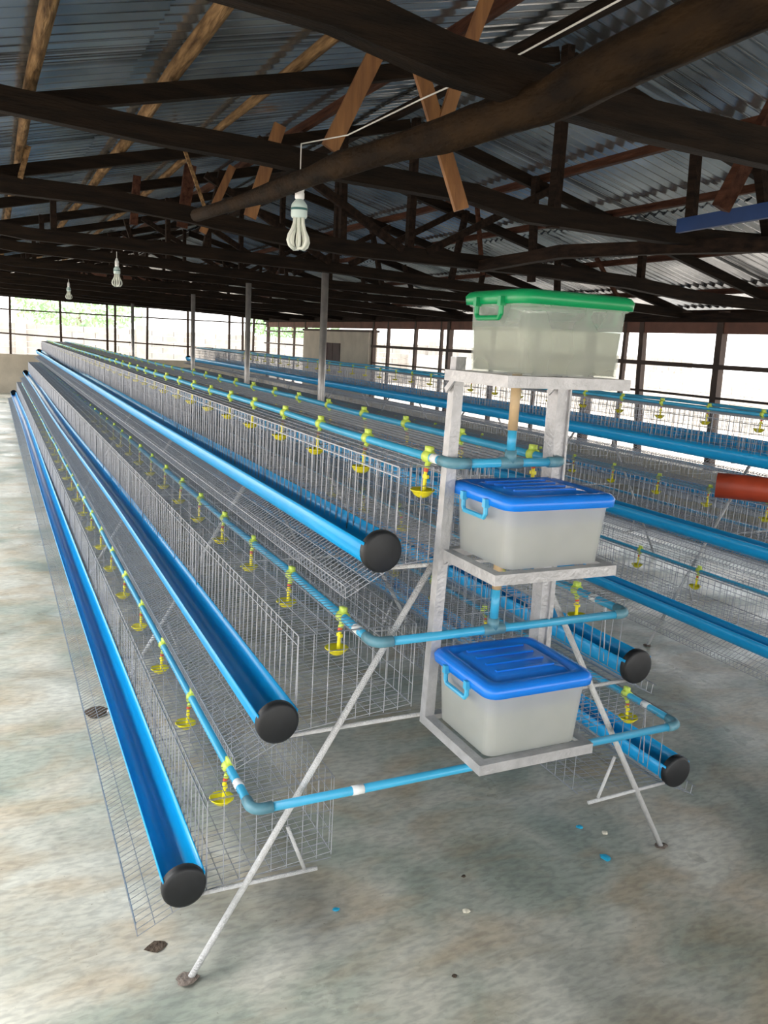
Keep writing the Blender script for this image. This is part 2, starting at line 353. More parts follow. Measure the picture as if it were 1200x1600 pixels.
# ================================================================== ROOF TIMBER
TY = [.30, 2.05, 3.85, 5.35, 6.95, 8.6, 10.3, 12.0, 13.8, 15.6, 17.4, 19.3, 21.1]
TIE = {0: [(-2.6, 2.72), (-1.4, 2.68), (-.43, 2.63), (-.07, 2.57), (.66, 2.52), (1.26, 2.51), (2.6, 2.50), (5.9, 2.40)],
       1: [(-2.6, 2.70), (-1.22, 2.67), (-.57, 2.63), (-.14, 2.62), (.32, 2.59), (1.08, 2.57), (1.42, 2.51), (2.42, 2.50), (3.29, 2.53), (5.9, 2.42)],
       2: [(-2.6, 2.62), (-1.2, 2.59), (-.65, 2.59), (-.04, 2.54), (.54, 2.47), (1.18, 2.43), (2.36, 2.43), (3.78, 2.40), (4.59, 2.33), (5.9, 2.31)]}
def truss(i, y):
    rnd = random.Random(100 + i)
    t = empty('roof_truss', (XRG, y, 2.3))
    def L(x, z, dy=0): return (x - XRG, dy, z - 2.3)
    tie = TIE.get(i) or [(-2.6, 2.60 + rnd.uniform(-.02, .04))] + [(x, 2.44 + rnd.uniform(-.03, .03) - .02 * x) for x in (-1, .4, 1.6, 3, 4.6)] + [(5.9, 2.28)]
    hw = {0: .115, 1: .100, 2: .105}.get(i, .095)
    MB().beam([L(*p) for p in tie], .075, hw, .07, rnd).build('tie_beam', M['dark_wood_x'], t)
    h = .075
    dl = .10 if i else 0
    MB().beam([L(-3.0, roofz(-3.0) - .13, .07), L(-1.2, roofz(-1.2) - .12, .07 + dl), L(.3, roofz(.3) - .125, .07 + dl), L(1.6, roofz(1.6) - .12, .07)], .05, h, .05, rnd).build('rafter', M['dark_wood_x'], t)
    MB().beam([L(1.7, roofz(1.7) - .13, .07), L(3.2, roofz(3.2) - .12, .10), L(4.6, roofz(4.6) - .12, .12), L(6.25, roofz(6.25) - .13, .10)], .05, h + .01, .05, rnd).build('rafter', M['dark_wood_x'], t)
    if i > 0: MB().beam([L(1.62, 2.45, .0), L(1.62, roofz(1.65) - .1, .0)], .05, .06, .08, rnd).build('king_post', M['dark_wood'], t)
    webs = []
    if i == 1: webs = [(2.62, 2.66, 2.50, 0)]
    elif i == 2: webs = [(2.72, 2.76, 2.32, 0), (1.05, 1.07, 2.45, 0), (3.9, 3.92, 2.4, 0)]
    elif i > 2: webs = [(2.8 + rnd.uniform(-.2, .2), 2.85, 2.4, 0), (4.1 + rnd.uniform(-.2, .2), 4.15, 2.35, 0), (.4 + rnd.uniform(-.2, .2), .4, 2.45, 0), (-.8, -.8, 2.5, 0)]
    for xa, xb, zb, _ in webs:
        MB().beam([L(xb, zb), L(xa, roofz(xa) - .10)], .045, .06, .08, rnd).build('strut', M['dark_wood'], t)
    if i > 1:
        for sg in (-1, 1):
            MB().beam([L(1.65 + sg * .1, 2.46, -.03), L(1.65 + sg * 1.25, roofz(2.9) - .12, -.03)], .04, .055, .08, rnd).build('brace', M['dark_wood'], t)
    near = ['roof truss nearest the camera, its thick dark tie beam crossing top right', 'second roof truss from camera, dark tie beam just behind the large hanging bulb', 'third roof truss from camera, with tall dark struts right of the large bulb']
    lb = near[i] if i < 3 else ORD[i] + ' dark timber roof truss from the camera'
    if i == len(TY) - 1: lb = 'farthest dark timber roof truss, right against the end wall'
    tag(t, lb, 'roof truss', 'timber roof trusses')
    return t
for i, y in enumerate(TY): truss(i, y)
# purlins running along the building
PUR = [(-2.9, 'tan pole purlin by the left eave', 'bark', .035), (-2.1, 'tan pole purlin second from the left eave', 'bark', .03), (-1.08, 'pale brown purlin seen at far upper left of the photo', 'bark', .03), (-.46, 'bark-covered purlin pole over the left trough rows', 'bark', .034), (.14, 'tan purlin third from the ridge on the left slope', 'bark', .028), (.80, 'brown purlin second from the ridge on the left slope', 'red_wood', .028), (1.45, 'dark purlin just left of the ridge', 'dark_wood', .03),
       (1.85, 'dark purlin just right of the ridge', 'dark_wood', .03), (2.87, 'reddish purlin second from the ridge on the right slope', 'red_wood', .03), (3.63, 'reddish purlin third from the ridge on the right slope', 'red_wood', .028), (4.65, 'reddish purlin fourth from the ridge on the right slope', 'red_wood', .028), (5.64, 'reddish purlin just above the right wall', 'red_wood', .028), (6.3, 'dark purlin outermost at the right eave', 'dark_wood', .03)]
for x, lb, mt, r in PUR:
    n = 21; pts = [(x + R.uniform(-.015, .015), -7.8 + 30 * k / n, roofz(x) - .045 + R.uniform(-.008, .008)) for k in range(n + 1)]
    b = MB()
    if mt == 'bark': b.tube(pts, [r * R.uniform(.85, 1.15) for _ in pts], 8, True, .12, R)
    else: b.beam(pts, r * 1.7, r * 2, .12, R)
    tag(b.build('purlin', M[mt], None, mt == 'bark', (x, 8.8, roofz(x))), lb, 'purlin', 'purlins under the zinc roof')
def timber(name, pts, w, h, mt, lb, cat='timber', round_=False, jit=.08):
    b = MB(); pts = [Vector(p) for p in pts]
    sub = []
    for a, c in zip(pts[:-1], pts[1:]):
        for k in range(3): sub.append(a.lerp(c, k / 3))
    sub.append(pts[-1])
    if round_: b.tube(sub, [(w[0] + (w[1] - w[0]) * k / (len(sub) - 1)) * R.uniform(.9, 1.1) for k in range(len(sub))], 12, True, .06, R)
    else: b.beam(sub, w, h, jit, R)
    lo = min(pts, key=lambda p: p.z)
    return tag(b.build(name, M[mt], None, round_, tuple(lo)), lb, cat)
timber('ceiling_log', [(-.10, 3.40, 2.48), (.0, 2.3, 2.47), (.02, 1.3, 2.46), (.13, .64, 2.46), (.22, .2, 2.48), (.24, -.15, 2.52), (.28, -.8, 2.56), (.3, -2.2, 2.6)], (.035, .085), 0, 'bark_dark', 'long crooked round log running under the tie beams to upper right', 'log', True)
timber('cross_beam', [(2.25, 3.85, 2.40), (2.33, 2.9, 2.45), (2.54, 2.34, 2.45), (2.9, 1.64, 2.45), (3.3, .6, 2.46)], .07, .085, 'dark_wood', 'dark beam joining two tie beams behind the green-lidded box', 'beam')
timber('blue_board', [(2.27, 1.75, 2.50), (2.19, 1.07, 2.50), (2.13, .5, 2.50)], .03, .075, 'blue_board', 'blue painted board up in the roof at right edge', 'board', False, 0)
timber('brown_plank', [(.25, 2.05, 2.68), (.48, 2.05, 3.16)], .085, .022, 'plank', 'broad orange-brown plank leaning from tie beam right of the bulb cord', 'plank', False, .02)
timber('brown_plank', [(.35, 3.78, 2.56), (.55, 3.78, 3.18)], .085, .022, 'plank', 'orange-brown plank left of the bulb, behind the second tie beam', 'plank', False, .02)
timber('brown_plank', [(.37, 5.28, 2.60), (.62, 5.28, 3.16)], .06, .03, 'plank', 'narrow brown plank forming a V with a thin stick', 'plank', False, .03)
timber('brown_plank', [(.50, 1.15, 2.32), (.29, 1.25, 2.92)], .065, .02, 'plank', 'loose tan plank dangling right of the bulb, lower end free', 'plank', False, .02)
timber('brown_plank', [(.42, 1.2, 2.66), (.52, 1.2, 2.98), (.60, 1.2, 3.2)], .055, .02, 'plank', 'short tan plank crossing behind the dangling plank', 'plank', False, .02)
timber('thin_stick', [(.05, 3.78, 2.56), (-.13, 3.78, 3.02)], .02, .02, 'bark', 'thin tan stick slanting above the tie beam left of the bulb', 'stick')
timber('wood_strut', [(.19, 5.25, 2.62), (.26, 5.25, 3.12)], .09, .03, 'red_wood', 'dark reddish strut left of the narrow brown plank', 'strut')
timber('wood_strut', [(-.2, 5.25, 2.60), (-.17, 5.25, 2.98)], .06, .03, 'red_wood', 'short reddish strut left of the thin tan stick', 'strut')
timber('wood_strut', [(-1.09, 3.7, 2.62), (-1.04, 3.7, 2.80)], .03, .07, 'bark', 'short tan block on the tie beam at far left', 'strut')
timber('thin_stick', [(3.12, 5.2, 2.47), (3.0, 5.2, 3.12)], .035, .035, 'red_wood', 'thin reddish upright stick left of the green-lidded box top', 'stick')
timber('thin_stick', [(4.84, 5.2, 2.38), (4.5, 5.2, 2.76)], .035, .035, 'red_wood', 'thin reddish stick slanting above the green-lidded box', 'stick')
timber('wood_strut', [(2.0, 1.2, 2.5), (2.25, 1.0, 3.3)], .08, .05, 'red_wood', 'broad reddish strut at the very top right under bright sheets', 'strut')
timber('wood_strut', [(3.25, 1.95, 2.5), (3.0, 1.95, 3.1)], .05, .06, 'dark_wood', 'dark slanting strut just above the blue board', 'strut')

# steel poles on the centre line
for k, (y, zt, lb) in enumerate(((5.55, 2.40, 'nearest galvanised steel pole rising between the two cage rows'), (8.15, 2.40, 'second galvanised steel pole between the two cage rows'), (11.25, 2.36, 'third galvanised steel pole, left of the other two'), (17.4, 2.36, 'far galvanised steel pole close to the end wall'))):
    b = MB().tube([(0, 0, 0), (0, 0, zt)], .034, 14); p = b.build('steel_pole', M['pole'], None, True, (0, 0, 0)); p.location = (1.6, y, 0)
    MB().box((-.07, -.07, 0), (.07, .07, .008)).build('base_plate', M['pole'], p)
    tag(p, lb, 'pole', 'steel poles between the cage rows')

# ================================================================== CAGE ROWS
BAY, NB = 1.76, 10
LEN = BAY * NB
# tier: (front x, back x, floor z at front, top z, tray x, tray z)   -- left side, mirrored for the right
TIERS = [(-.815, -.45, .268, .535, -1.0, .178), (-.572, -.215, .697, .975, -.74, .615), (-.297, -.012, 1.152, 1.430, -.44, 1.070)]
def panels(t):
    xf, xb, zf, zt, xt, ztr = TIERS[t]; L = BAY - .012
    P = {}
    b = MB(); y = 0; k = 0
    while y <= L:
        b.wire((xb, y, zf + .03), (xf, y, zf)); b.wire((xf, y, zf), (xt, y, ztr)); b.wire((xt, y, ztr), (xt - .004, y, ztr + .035)); y += .0255
    n = 8
    for k in range(n + 1): x = xb + (xf - xb) * k / n; b.wire((x, 0, zf + .03 * (1 - k / n) - .002), (x, L, zf + .03 * (1 - k / n) - .002), .0015)
    for k in range(1, 5): f = k / 4; b.wire((xf + (xt - xf) * f, 0, zf + (ztr - zf) * f), (xf + (xt - xf) * f, L, zf + (ztr - zf) * f), .0015)
    b.wire((xt - .004, 0, ztr + .035), (xt - .004, L, ztr + .035), .002)
    P['floor_panel'] = b.mesh('floor_panel', M['wire'])
    b = MB(); y = .01; rr = random.Random(5 + t)
    while y < L:
        j = rr.uniform(-.006, .006); jj = rr.uniform(-.006, .006)
        b.wire((xf, y + j, zf + .02), (xf + .004, y + jj, zt), .0019); y += .048
    for z in (zf + .02, zt - .028, zt): b.wire((xf, 0, z), (xf, L, z), .0021)
    for q in range(4):      # slanting door wire
        y = .22 + .44 * q; b.wire((xf - .004, y + .1, zt - .028), (xf - .004, y + .12, zf + .03), .0019)
    P['front_panel'] = b.mesh('front_panel', M['wire'])
    b = MB(); y = .006
    while y < L: b.wire((xf, y, zt), (xb, y, zt), .0013); y += .0255
    n = 7
    for k in range(n + 1): x = xb + (xf - xb) * k / n; b.wire((x, 0, zt + .001), (x, L, zt + .001), .0014)
    P['top_panel'] = b.mesh('top_panel', M['wire'])
    b = MB(); y = .02
    while y < L: b.wire((xb, y, zf + .03), (xb, y, zt), .0013); y += .05
    for k in range(5): z = zf + .03 + (zt - zf - .03) * k / 4; b.wire((xb, 0, z), (xb, L, z), .0014)
    P['back_panel'] = b.mesh('back_panel', M['wire'])
    b = MB()
    for k in range(9): x = xf + (xb - xf) * k / 8; b.wire((x, 0, zf + .02 * k / 8), (x, 0, zt), .0014)
    for k in range(6): z = zf + .01 + (zt - zf - .01) * k / 5; b.wire((xf, 0, z), (xb, 0, z), .0014)
    P['partition'] = b.mesh('partition', M['wire'])
    return P
PAN = [panels(t) for t in range(3)]
def make_row(x0, y0, label):
    row = empty('cage_row', (x0, y0, 0)); tag(row, label, 'cage row', 'battery cage rows')
    def rod(name, a, b_, r, n=8): return MB().tube([a, b_], r, n).build(name, M['rod'], row, True)
    for k in range(NB + 1):
        y = k * BAY
        for s in (-1, 1):
            rod('leg', (s * .864, y, 0), (s * .180, y, 1.146), .0095, 10)
            rod('strut', (s * .589, y, .412), (s * .535, y, .268), .0055)
            rod('cross_bar', (s * .835, y, .266), (s * .495, y, .258), .0065)
        rod('cross_bar', (-.62, y + .012, .685), (.62, y + .012, .685), .0065)
        rod('cross_bar', (-.34, y + .012, 1.146), (.34, y + .012, 1.146), .0065)
    for k in range(NB):
        for s in (1, -1):
            for t in range(3):
                u = link('cage_unit', PAN[t]['front_panel'], row, (0, k * BAY + .006, 0))
                if s < 0: u.rotation_euler = (0, 0, PI); u.location = (0, (k + 1) * BAY - .006, 0)
                for nm in ('floor_panel', 'top_panel', 'back_panel'): link(nm, PAN[t][nm], u)
                for q in range(5 if k == NB - 1 else 4): link('partition', PAN[t]['partition'], u, (0, q * (BAY - .012) / 4, 0))
    return row
row1 = make_row(0, 0, 'long three-tier galvanised wire cage row in the foreground with white legs')
row2 = make_row(3.2, -.1, 'second three-tier wire cage row beyond the first, near the right wall')

# ------------------------------------------------------------------ feed troughs
def trough_mesh(L, seed):
    b = MB(); rnd = random.Random(seed); n = 14
    def prof(r, wtop):
        out = [(-wtop, .030)]
        for k in range(n - 1): t = PI + PI * k / (n - 2); out.append((r * math.cos(t), r * math.sin(t) - .004))
        return out + [(wtop, .030)]
    PO, PI_ = prof(.050, .0575), prof(.0465, .0535)
    st = 36; ph = rnd.uniform(0, 6)
    for i in range(st + 1):
        f = i / st; y = L * f; dx = .010 * math.sin(ph + 9 * f) * min(1, f * 6); dz = .006 * math.sin(ph * 2 + 12 * f) * min(1, f * 6)
        for px_, pz_ in PO + PI_[::-1]: b.v.append((dx + px_, y, dz + pz_))
    m_ = 2 * (n + 1)
    for i in range(st):
        for k in range(m_): b.face(m_ * i + k, m_ * (i + 1) + k, m_ * (i + 1) + (k + 1) % m_, m_ * i + (k + 1) % m_)
    for e in (0, st):
        for k in range(n): b.face(m_ * e + k, m_ * e + k + 1, m_ * e + m_ - 2 - k, m_ * e + m_ - 1 - k)
    return b.mesh('feed_trough', M['blue'], True)
capm = MB()
capm.lathe([(0, 0), (.050, 0), (.057, .003), (.0595, .008), (.0595, .026), (.0555, .030), (.0555, .012), (0, .012)], n=28)
capm.v = [(x, z - .01, y) for x, y, z in capm.v]; capmesh = capm.mesh('end_cap', M['black'], True)
TR = [(-.880, .306), (-.630, .740), (-.345, 1.200)]
TN = ['bottom', 'middle', 'top']
def troughs(x0, y0, rowname, seed0, ymin=-.01):
    for t, (tx, tz) in enumerate(TR):
        for s in (1, -1):
            o = link('feed_trough', trough_mesh(LEN - .02 + ymin * 0, seed0 + t * 2 + s), None, (x0 + s * tx, y0 + ymin, tz))
            link('end_cap', capmesh, o, (0, 0, 0)); c2 = link('end_cap', capmesh, o, (0, LEN - .02, 0), PI)
            side = 'left' if s > 0 else 'right'
            tag(o, 'blue %s-tier feed trough with black end cap on %s side of %s' % (TN[t], side, rowname), 'feed trough', 'feed troughs of the cage rows')
troughs(0, 0, 'the foreground cage row', 40)
troughs(3.2, -.1, 'the second cage row', 60)

# ------------------------------------------------------------------ drinkers
def drinker_parts():
    clip = MB().tube([(0, -.014, 0), (0, .014, 0)], .0172, 12); clip.box((-.006, -.012, .012), (.008, .012, .030)); clip.tube([(.0, 0, -.012), (-.006, 0, -.032)], .008, 8)
    nip = MB().tube([(-.006, 0, -.030), (-.008, 0, -.042)], .007, 8)
    stem = MB().tube([(-.008, 0, -.040), (-.010, 0, -.098)], .0055, 8); stem.box((-.012, -.011, -.060), (-.004, .011, -.050))
    cup = MB().lathe([(0, -.112), (.014, -.113), (.024, -.106), (.033, -.094), (.036, -.093), (.0345, -.0905), (.024, -.102), (0, -.107)], (-.016, 0, 0), 16)
    return [('saddle_clip', clip, M['lime']), ('nipple', nip, M['red']), ('stem', stem, M['yellow']), ('cup', cup, M['yellow'])]
DP = [(n, b.mesh(n, m_, n == 'cup' or n == 'saddle_clip'), m_) for n, b, m_ in drinker_parts()]
fb = MB(); fb.tube([(0, -.014, 0), (0, .014, 0)], .0172, 8); fb.tube([(0, 0, -.012), (-.006, 0, -.03)], .008, 6); fb.cur = 1
fb.tube([(-.008, 0, -.03), (-.01, 0, -.098)], .0065, 6); fb.lathe([(0, -.112), (.024, -.108), (.036, -.092), (.024, -.102), (0, -.106)], (-.016, 0, 0), 10)
FAR = fb.mesh('nipple_drinker', [M['lime'], M['yellow']], True)
proto = empty('nipple_drinker', (0, 0, 0))
for n, me, _ in DP: link(n, me, proto)
used = [False]
def drinkers(x, z, s, ys, what, group, near=16):
    for k, y in enumerate(ys):
        if k < near:
            o = copy_tree(proto) if used[0] else proto; used[0] = True
            lb = '%s yellow drinker cup from the near end of %s' % (ORD[k], what)
        else:
            o = link('nipple_drinker', FAR); lb = 'tiny distant yellow drinker cup beyond the %s on %s' % (ORD[near - 1], what)
        o.location = (x + R.uniform(-.002, .002), y, z); o.rotation_euler = (R.uniform(-.03, .03), R.uniform(-.04, .04), (0 if s > 0 else PI) + R.uniform(-.25, .25))
        tag(o, lb, 'drinker', group)
def yrange(a, st, n): return [a + st * k + R.uniform(-.012, .012) for k in range(n)]

# ------------------------------------------------------------------ water pipes
PR = .0125
def arc(c, a0, a1, r, z, n=5): return [(c[0] + r * math.cos(a0 + (a1 - a0) * k / n), c[1] + r * math.sin(a0 + (a1 - a0) * k / n), z) for k in range(n + 1)]
def water_pipe(x0, y0, xl, xr, z, ye, label, tapes, tee=None, far_r=True):
    """U-shaped line: down the left side, across the near end, back along the right side (frame coords)"""
    b0 = empty('water_pipe', (x0, y0, z))
    rnd = random.Random(int(z * 1000) + int(x0 * 10))
    def run(x, s):
        n = 24; pts = [(x, ye + .045, 0)]
        for k in range(1, n + 1): pts.append((x + rnd.uniform(-.004, .004), ye + .045 + (LEN - .3 - ye) * k / n, rnd.uniform(-.005, .004)))
        return pts
    MB().tube(run(xl, 1), PR, 12).build('side_pipe', M['pipe'], b0, True)
    MB().tube(run(xr, -1), PR, 12).build('side_pipe', M['pipe'], b0, True)
    MB().tube([(xl + .04, ye, 0), (xr - .04, ye, 0)], PR, 12).build('cross_pipe', M['pipe'], b0, True)
    for x, s in ((xl, 1), (xr, -1)):
        c = (x + s * .03, ye + .03)
        pts = [(x, ye + .055, 0)] + arc(c, PI if s > 0 else 0, 1.5 * PI if s > 0 else -.5 * PI, .03, 0) + [(x + s * .055, ye, 0)]
        MB().tube(pts, PR + .003, 12).build('elbow', M['grey_pipe'], b0, True)
    for (kind, a) in tapes:
        pts = [(a, ye, 0), (a + .035, ye, 0)] if kind == 'x' else [(xl if kind == 'l' else xr, a, 0), (xl if kind == 'l' else xr, a + .032, 0)]
        MB().tube([Vector(p) for p in pts], PR + .0012, 12).build('tape_band', M['white'], b0, True)
    if tee is not None:
        MB().tube([(tee - .035, ye, 0), (tee + .035, ye, 0)], PR + .004, 12).tube([(tee, ye, 0), (tee, ye, .035)], PR + .004, 12).build('tee', M['grey_pipe'], b0, True)
    tag(b0, label, 'pipe', 'water pipes along the cages'); return b0
P1 = (-.715, .79, .533, -.075); P2 = (-.385, .50, .963, -.075); P3 = (-.197, .17, 1.455, -.10)
water_pipe(0, 0, P1[0], P1[1], P1[2], P1[3], 'light blue bottom-tier water pipe looping under the lowest plastic box', [('x', -.43), ('l', .045), ('r', .07)])
water_pipe(0, 0, P2[0], P2[1], P2[2], P2[3], 'light blue middle-tier water pipe crossing above the lowest plastic box', [('l', .02), ('r', .07)], -.005)
p3 = water_pipe(0, 0, P3[0], P3[1], P3[2], P3[3], 'light blue top-tier water pipe crossing above the middle plastic box', [('l', -.03)], -.012)
for x, z, lb in ((-.73, .533, 'bottom'), (-.40, .963, 'middle'), (-.2, 1.455, 'top')):
    water_pipe(3.2, -.1, x, -x, z, -.08, 'blue %s-tier water pipe of the second cage row' % lb, [])
drinkers(P1[0], P1[2], 1, yrange(.17, .505, 34), 'the bottom-tier left pipe', 'drinkers on bottom-tier left pipe')
drinkers(P2[0], P2[2], 1, yrange(.16, .455, 37), 'the middle-tier left pipe', 'drinkers on middle-tier left pipe')
drinkers(P3[0], P3[2], 1, yrange(.022, .425, 40), 'the top-tier left pipe', 'drinkers on top-tier left pipe')
drinkers(P3[1], P3[2], -1, yrange(.05, .42, 38), 'the top-tier right pipe', 'drinkers on top-tier right pipe', 12)
drinkers(P2[1], P2[2], -1, yrange(.17, .46, 6), 'the middle-tier right pipe', 'drinkers on middle-tier right pipe', 6)
drinkers(P1[1], P1[2], -1, yrange(.18, .5, 6), 'the bottom-tier right pipe', 'drinkers on bottom-tier right pipe', 6)
drinkers(3.2 - .73, .533, 1, yrange(1.45, .5, 24), 'the second row bottom-tier pipe', 'drinkers on second row bottom pipe', 10)
drinkers(3.2 - .40, .963, 1, yrange(1.3, .455, 28), 'the second row middle-tier pipe', 'drinkers on second row middle pipe', 10)
drinkers(3.2 - .2, 1.455, 1, yrange(1.6, .43, 28), 'the second row top-tier pipe', 'drinkers on second row top pipe', 10)

# ================================================================== TANK STAND AND BOXES
st = empty('tank_stand', (0, -.05, .70))
tag(st, 'galvanised angle-iron stand holding three plastic water boxes at the row end', 'stand')
def SP(x, y, z): return (x, y + .05, z - .70)
def angle(pts, w, flange_dir, name, th=.004):
    """L-section between two points: one flange flat, one flange in flange_dir"""
    pass
def lsec(name, lo, hi, axis, a, bdir):
    """angle iron along axis from lo to hi; a = list of two flange boxes"""
    b = MB()
    for f in a: b.box(f[0], f[1])
    return b.build(name, M['steel'], st)
T = .004
# posts: left (toward camera face + side face), right is broader
b = MB()
def post(x0, x1, y, z0, z1, lean):
    q = MB(); 
    for lo, hi in (((x0, y, z0), (x1, y + T, z1)), ((x0, y + T, z0), (x0 + T, y + (x1 - x0), z1 - .001))):
        q.box(SP(*lo), SP(*hi))
    q.v = [(x + lean * (z - (z0 - .70)), yy, z) for x, yy, z in q.v]
    return q
post(-.212, -.182, -.075, .705, 1.735, .022).build('post', M['steel'], st)
q = post(.168, .216, -.070, .705, 1.70, -.018); q.box(SP(.189, -.078, .706), SP(.194, -.0705, 1.695)); q.build('post', M['steel'], st)
def shelf(z, x0, x1, y0, y1, w=.028):
    s_ = MB(); z0 = z - w
    s_.box(SP(x0, y0, z0), SP(x1, y0 + T, z)); s_.box(SP(x0, y0 + T, z - T), SP(x1, y0 + w, z))                            # front
    s_.box(SP(x0, y1 - T, z0), SP(x1, y1, z)); s_.box(SP(x0, y1 - w, z - T), SP(x1, y1 - T, z))                            # back
    s_.box(SP(x0, y0 + T, z0), SP(x0 + T, y1 - T, z - T)); s_.box(SP(x0, y0 + w, z - T), SP(x0 + w, y1 - w, z))              # left
    s_.box(SP(x1 - T, y0 + T, z0), SP(x1, y1 - T, z - T)); s_.box(SP(x1 - w, y0 + w, z - T), SP(x1, y1 - w, z))              # right
    o = s_.build('shelf_frame', M['steel'], st)
    if z < .8: return
    g_ = MB().beam([SP(x0 + .006, y1 - .002, z - .055), SP(x0 + .006, y1 - .055, z - .012)], .006, .016); g_.beam([SP(x1 - .03, y1 - .002, z - .055), SP(x1 - .03, y1 - .055, z - .012)], .006, .016)
    g_.build('gusset', M['steel'], o)
shelf(.722, -.212, .150, -.372, -.045)
shelf(1.212, -.188, .195, -.335, -.045)
shelf(1.700, -.205, .165, -.345, -.045)

def rbox(b, lo, hi, r, z0, z1, t=0, n=4):
    """rounded-corner prism ring list"""
    def ring(x0, y0, x1, y1, z):
        out = []
        for cx_, cy_, a in ((x1 - r, y1 - r, 0), (x0 + r, y1 - r, PI / 2), (x0 + r, y0 + r, PI), (x1 - r, y0 + r, 1.5 * PI)):
            for k in range(n + 1): tt = a + PI / 2 * k / n; out.append((cx_ + r * math.cos(tt), cy_ + r * math.sin(tt), z))
        return out
    return ring
def loft(b, rings, cap0=True, cap1=True):
    base = len(b.v); n = len(rings[0])
    for rg in rings: b.v += rg
    for i in range(len(rings) - 1):
        for k in range(n): b.face(base + n * i + k, base + n * i + (k + 1) % n, base + n * (i + 1) + (k + 1) % n, base + n * (i + 1) + k)
    if cap0: b.face(*[base + k for k in reversed(range(n))])
    if cap1: b.face(*[base + n * (len(rings) - 1) + k for k in range(n)])
def ring(x0, y0, x1, y1, r, z, n=4):
    out = []
    for cx_, cy_, a in ((x1 - r, y1 - r, 0), (x0 + r, y1 - r, PI / 2), (x0 + r, y0 + r, PI), (x1 - r, y0 + r, 1.5 * PI)):
        for k in range(n + 1): tt = a + PI / 2 * k / n; out.append((cx_ + r * math.cos(tt), cy_ + r * math.sin(tt), z))
    return out
def tank(cx, cy, z, wx, wy, h, wl, lidm, label, rz=0, egg=False, taper=.014):
    t = empty('water_box', (cx, cy, z), rz); tag(t, label, 'plastic box', 'water boxes on the stand')
    X, Y = wx / 2, wy / 2; hb = h - .028; w_ = .0035; r = .025
    b = MB()
    outer = [ring(-X + taper, -Y + taper, X - taper, Y - taper, r, 0), ring(-X + .004, -Y + .004, X - .004, Y - .004, r, hb - .012), ring(-X - .002, -Y - .002, X + .002, Y + .002, r, hb - .010), ring(-X - .002, -Y - .002, X + .002, Y + .002, r, hb)]
    inner = [ring(-X + w_, -Y + w_, X - w_, Y - w_, r, hb), ring(-X + taper + w_, -Y + taper + w_, X - taper - w_, Y - taper - w_, r, w_)]
    loft(b, outer + inner, True, True); b.build('box_body', M['box' if lidm is M['lid_green'] else 'box_milky'], t, True)
    f = wl / hb
    k0, k1 = taper + w_ + .002, taper * (1 - f) + w_ + .002
    b = MB(); loft(b, [ring(-X + k0, -Y + k0, X - k0, Y - k0, r, w_ + .002), ring(-X + k1, -Y + k1, X - k1, Y - k1, r, wl)]); b.build('water', M['water_still' if lidm is M['lid_green'] else 'water'], t, False)
    # lid: skirt, raised rim, recessed top with ribs
    b = MB(); e = .012
    rings = [ring(-X - e, -Y - e, X + e, Y + e, r + .01, hb - .006), ring(-X - e - .002, -Y - e - .002, X + e + .002, Y + e + .002, r + .01, hb + .014), ring(-X - e + .006, -Y - e + .006, X + e - .006, Y + e - .006, r + .006, hb + .024),
             ring(-X + .006, -Y + .006, X - .006, Y - .006, r, hb + .028), ring(-X + .022, -Y + .022, X - .022, Y - .022, r - .005, hb + .026), ring(-X + .030, -Y + .030, X - .030, Y - .030, r - .008, hb + .019), ring(-X + .040, -Y + .040, X - .040, Y - .040, r - .010, hb + .019), ring(-X + .048, -Y + .048, X - .048, Y - .048, r - .012, hb + .027)]
    loft(b, rings); b.build('lid', lidm, t, True)
    b = MB()
    for k in range(4):
        yy = -Y + .075 + k * (wy - .13) / 3.2; b.box((-X + .065, yy, hb + .0265), (X - .065, yy + .010, hb + .031))
    b.build('lid_rib', lidm, t)
    # side handle (left, facing the row): U bar hanging from the lid
    for s in (-1, 1):
        b = MB(); xx = s * (X + .016); r_ = .0065
        b.tube([(xx, -.055, hb - .004), (xx, -.055, hb - .030), (xx, -.048, hb - .040), (xx, .048, hb - .040), (xx, .055, hb - .030), (xx, .055, hb - .004)], r_, 8)
        b.box((xx - .008, -.062, hb - .012), (xx + .008, -.048, hb + .010)); b.box((xx - .008, .048, hb - .012), (xx + .008, .062, hb + .010))
        b.build('handle', M['pipe'] if lidm is M['lid_blue'] else lidm, t)
    return t
tank(-.030, -.215, .7235, .315, .285, .205, .125, M['lid_blue'], 'lowest blue-lidded translucent water box on the bottom shelf', 0)
tank(.012, -.180, 1.2135, .325, .275, .190, .118, M['lid_blue'], 'middle blue-lidded translucent water box level with the top pipe', 0)
tank(-.008, -.205, 1.7015, .320, .260, .200, .112, M['lid_green'], 'topmost green-lidded translucent water box above the pipes', 0, taper=.008)
# outlet pipes below boxes
def outlet(x, y, zt, zm, zb, lb):
    o = empty('outlet_pipe', (x, y, zb)); MB().tube([(0, 0, zm - zb), (0, 0, zt - zb)], .0135, 12).build('upper_pipe', M['tan_pipe'], o, True)['label'] = 'tan upper section'
    MB().tube([(0, 0, 0), (0, 0, zm - zb)], .0125, 12).build('lower_pipe', M['pipe'], o, True)['label'] = 'light blue lower section'
    tag(o, lb, 'pipe', 'outlet pipes below the boxes')
outlet(-.012, -.100, 1.702, 1.545, 1.488, 'short tan and blue pipe dropping from the green-lidded box')
outlet(-.005, -.075, 1.214, 1.085, .996, 'short tan and blue pipe dropping from the middle water box')

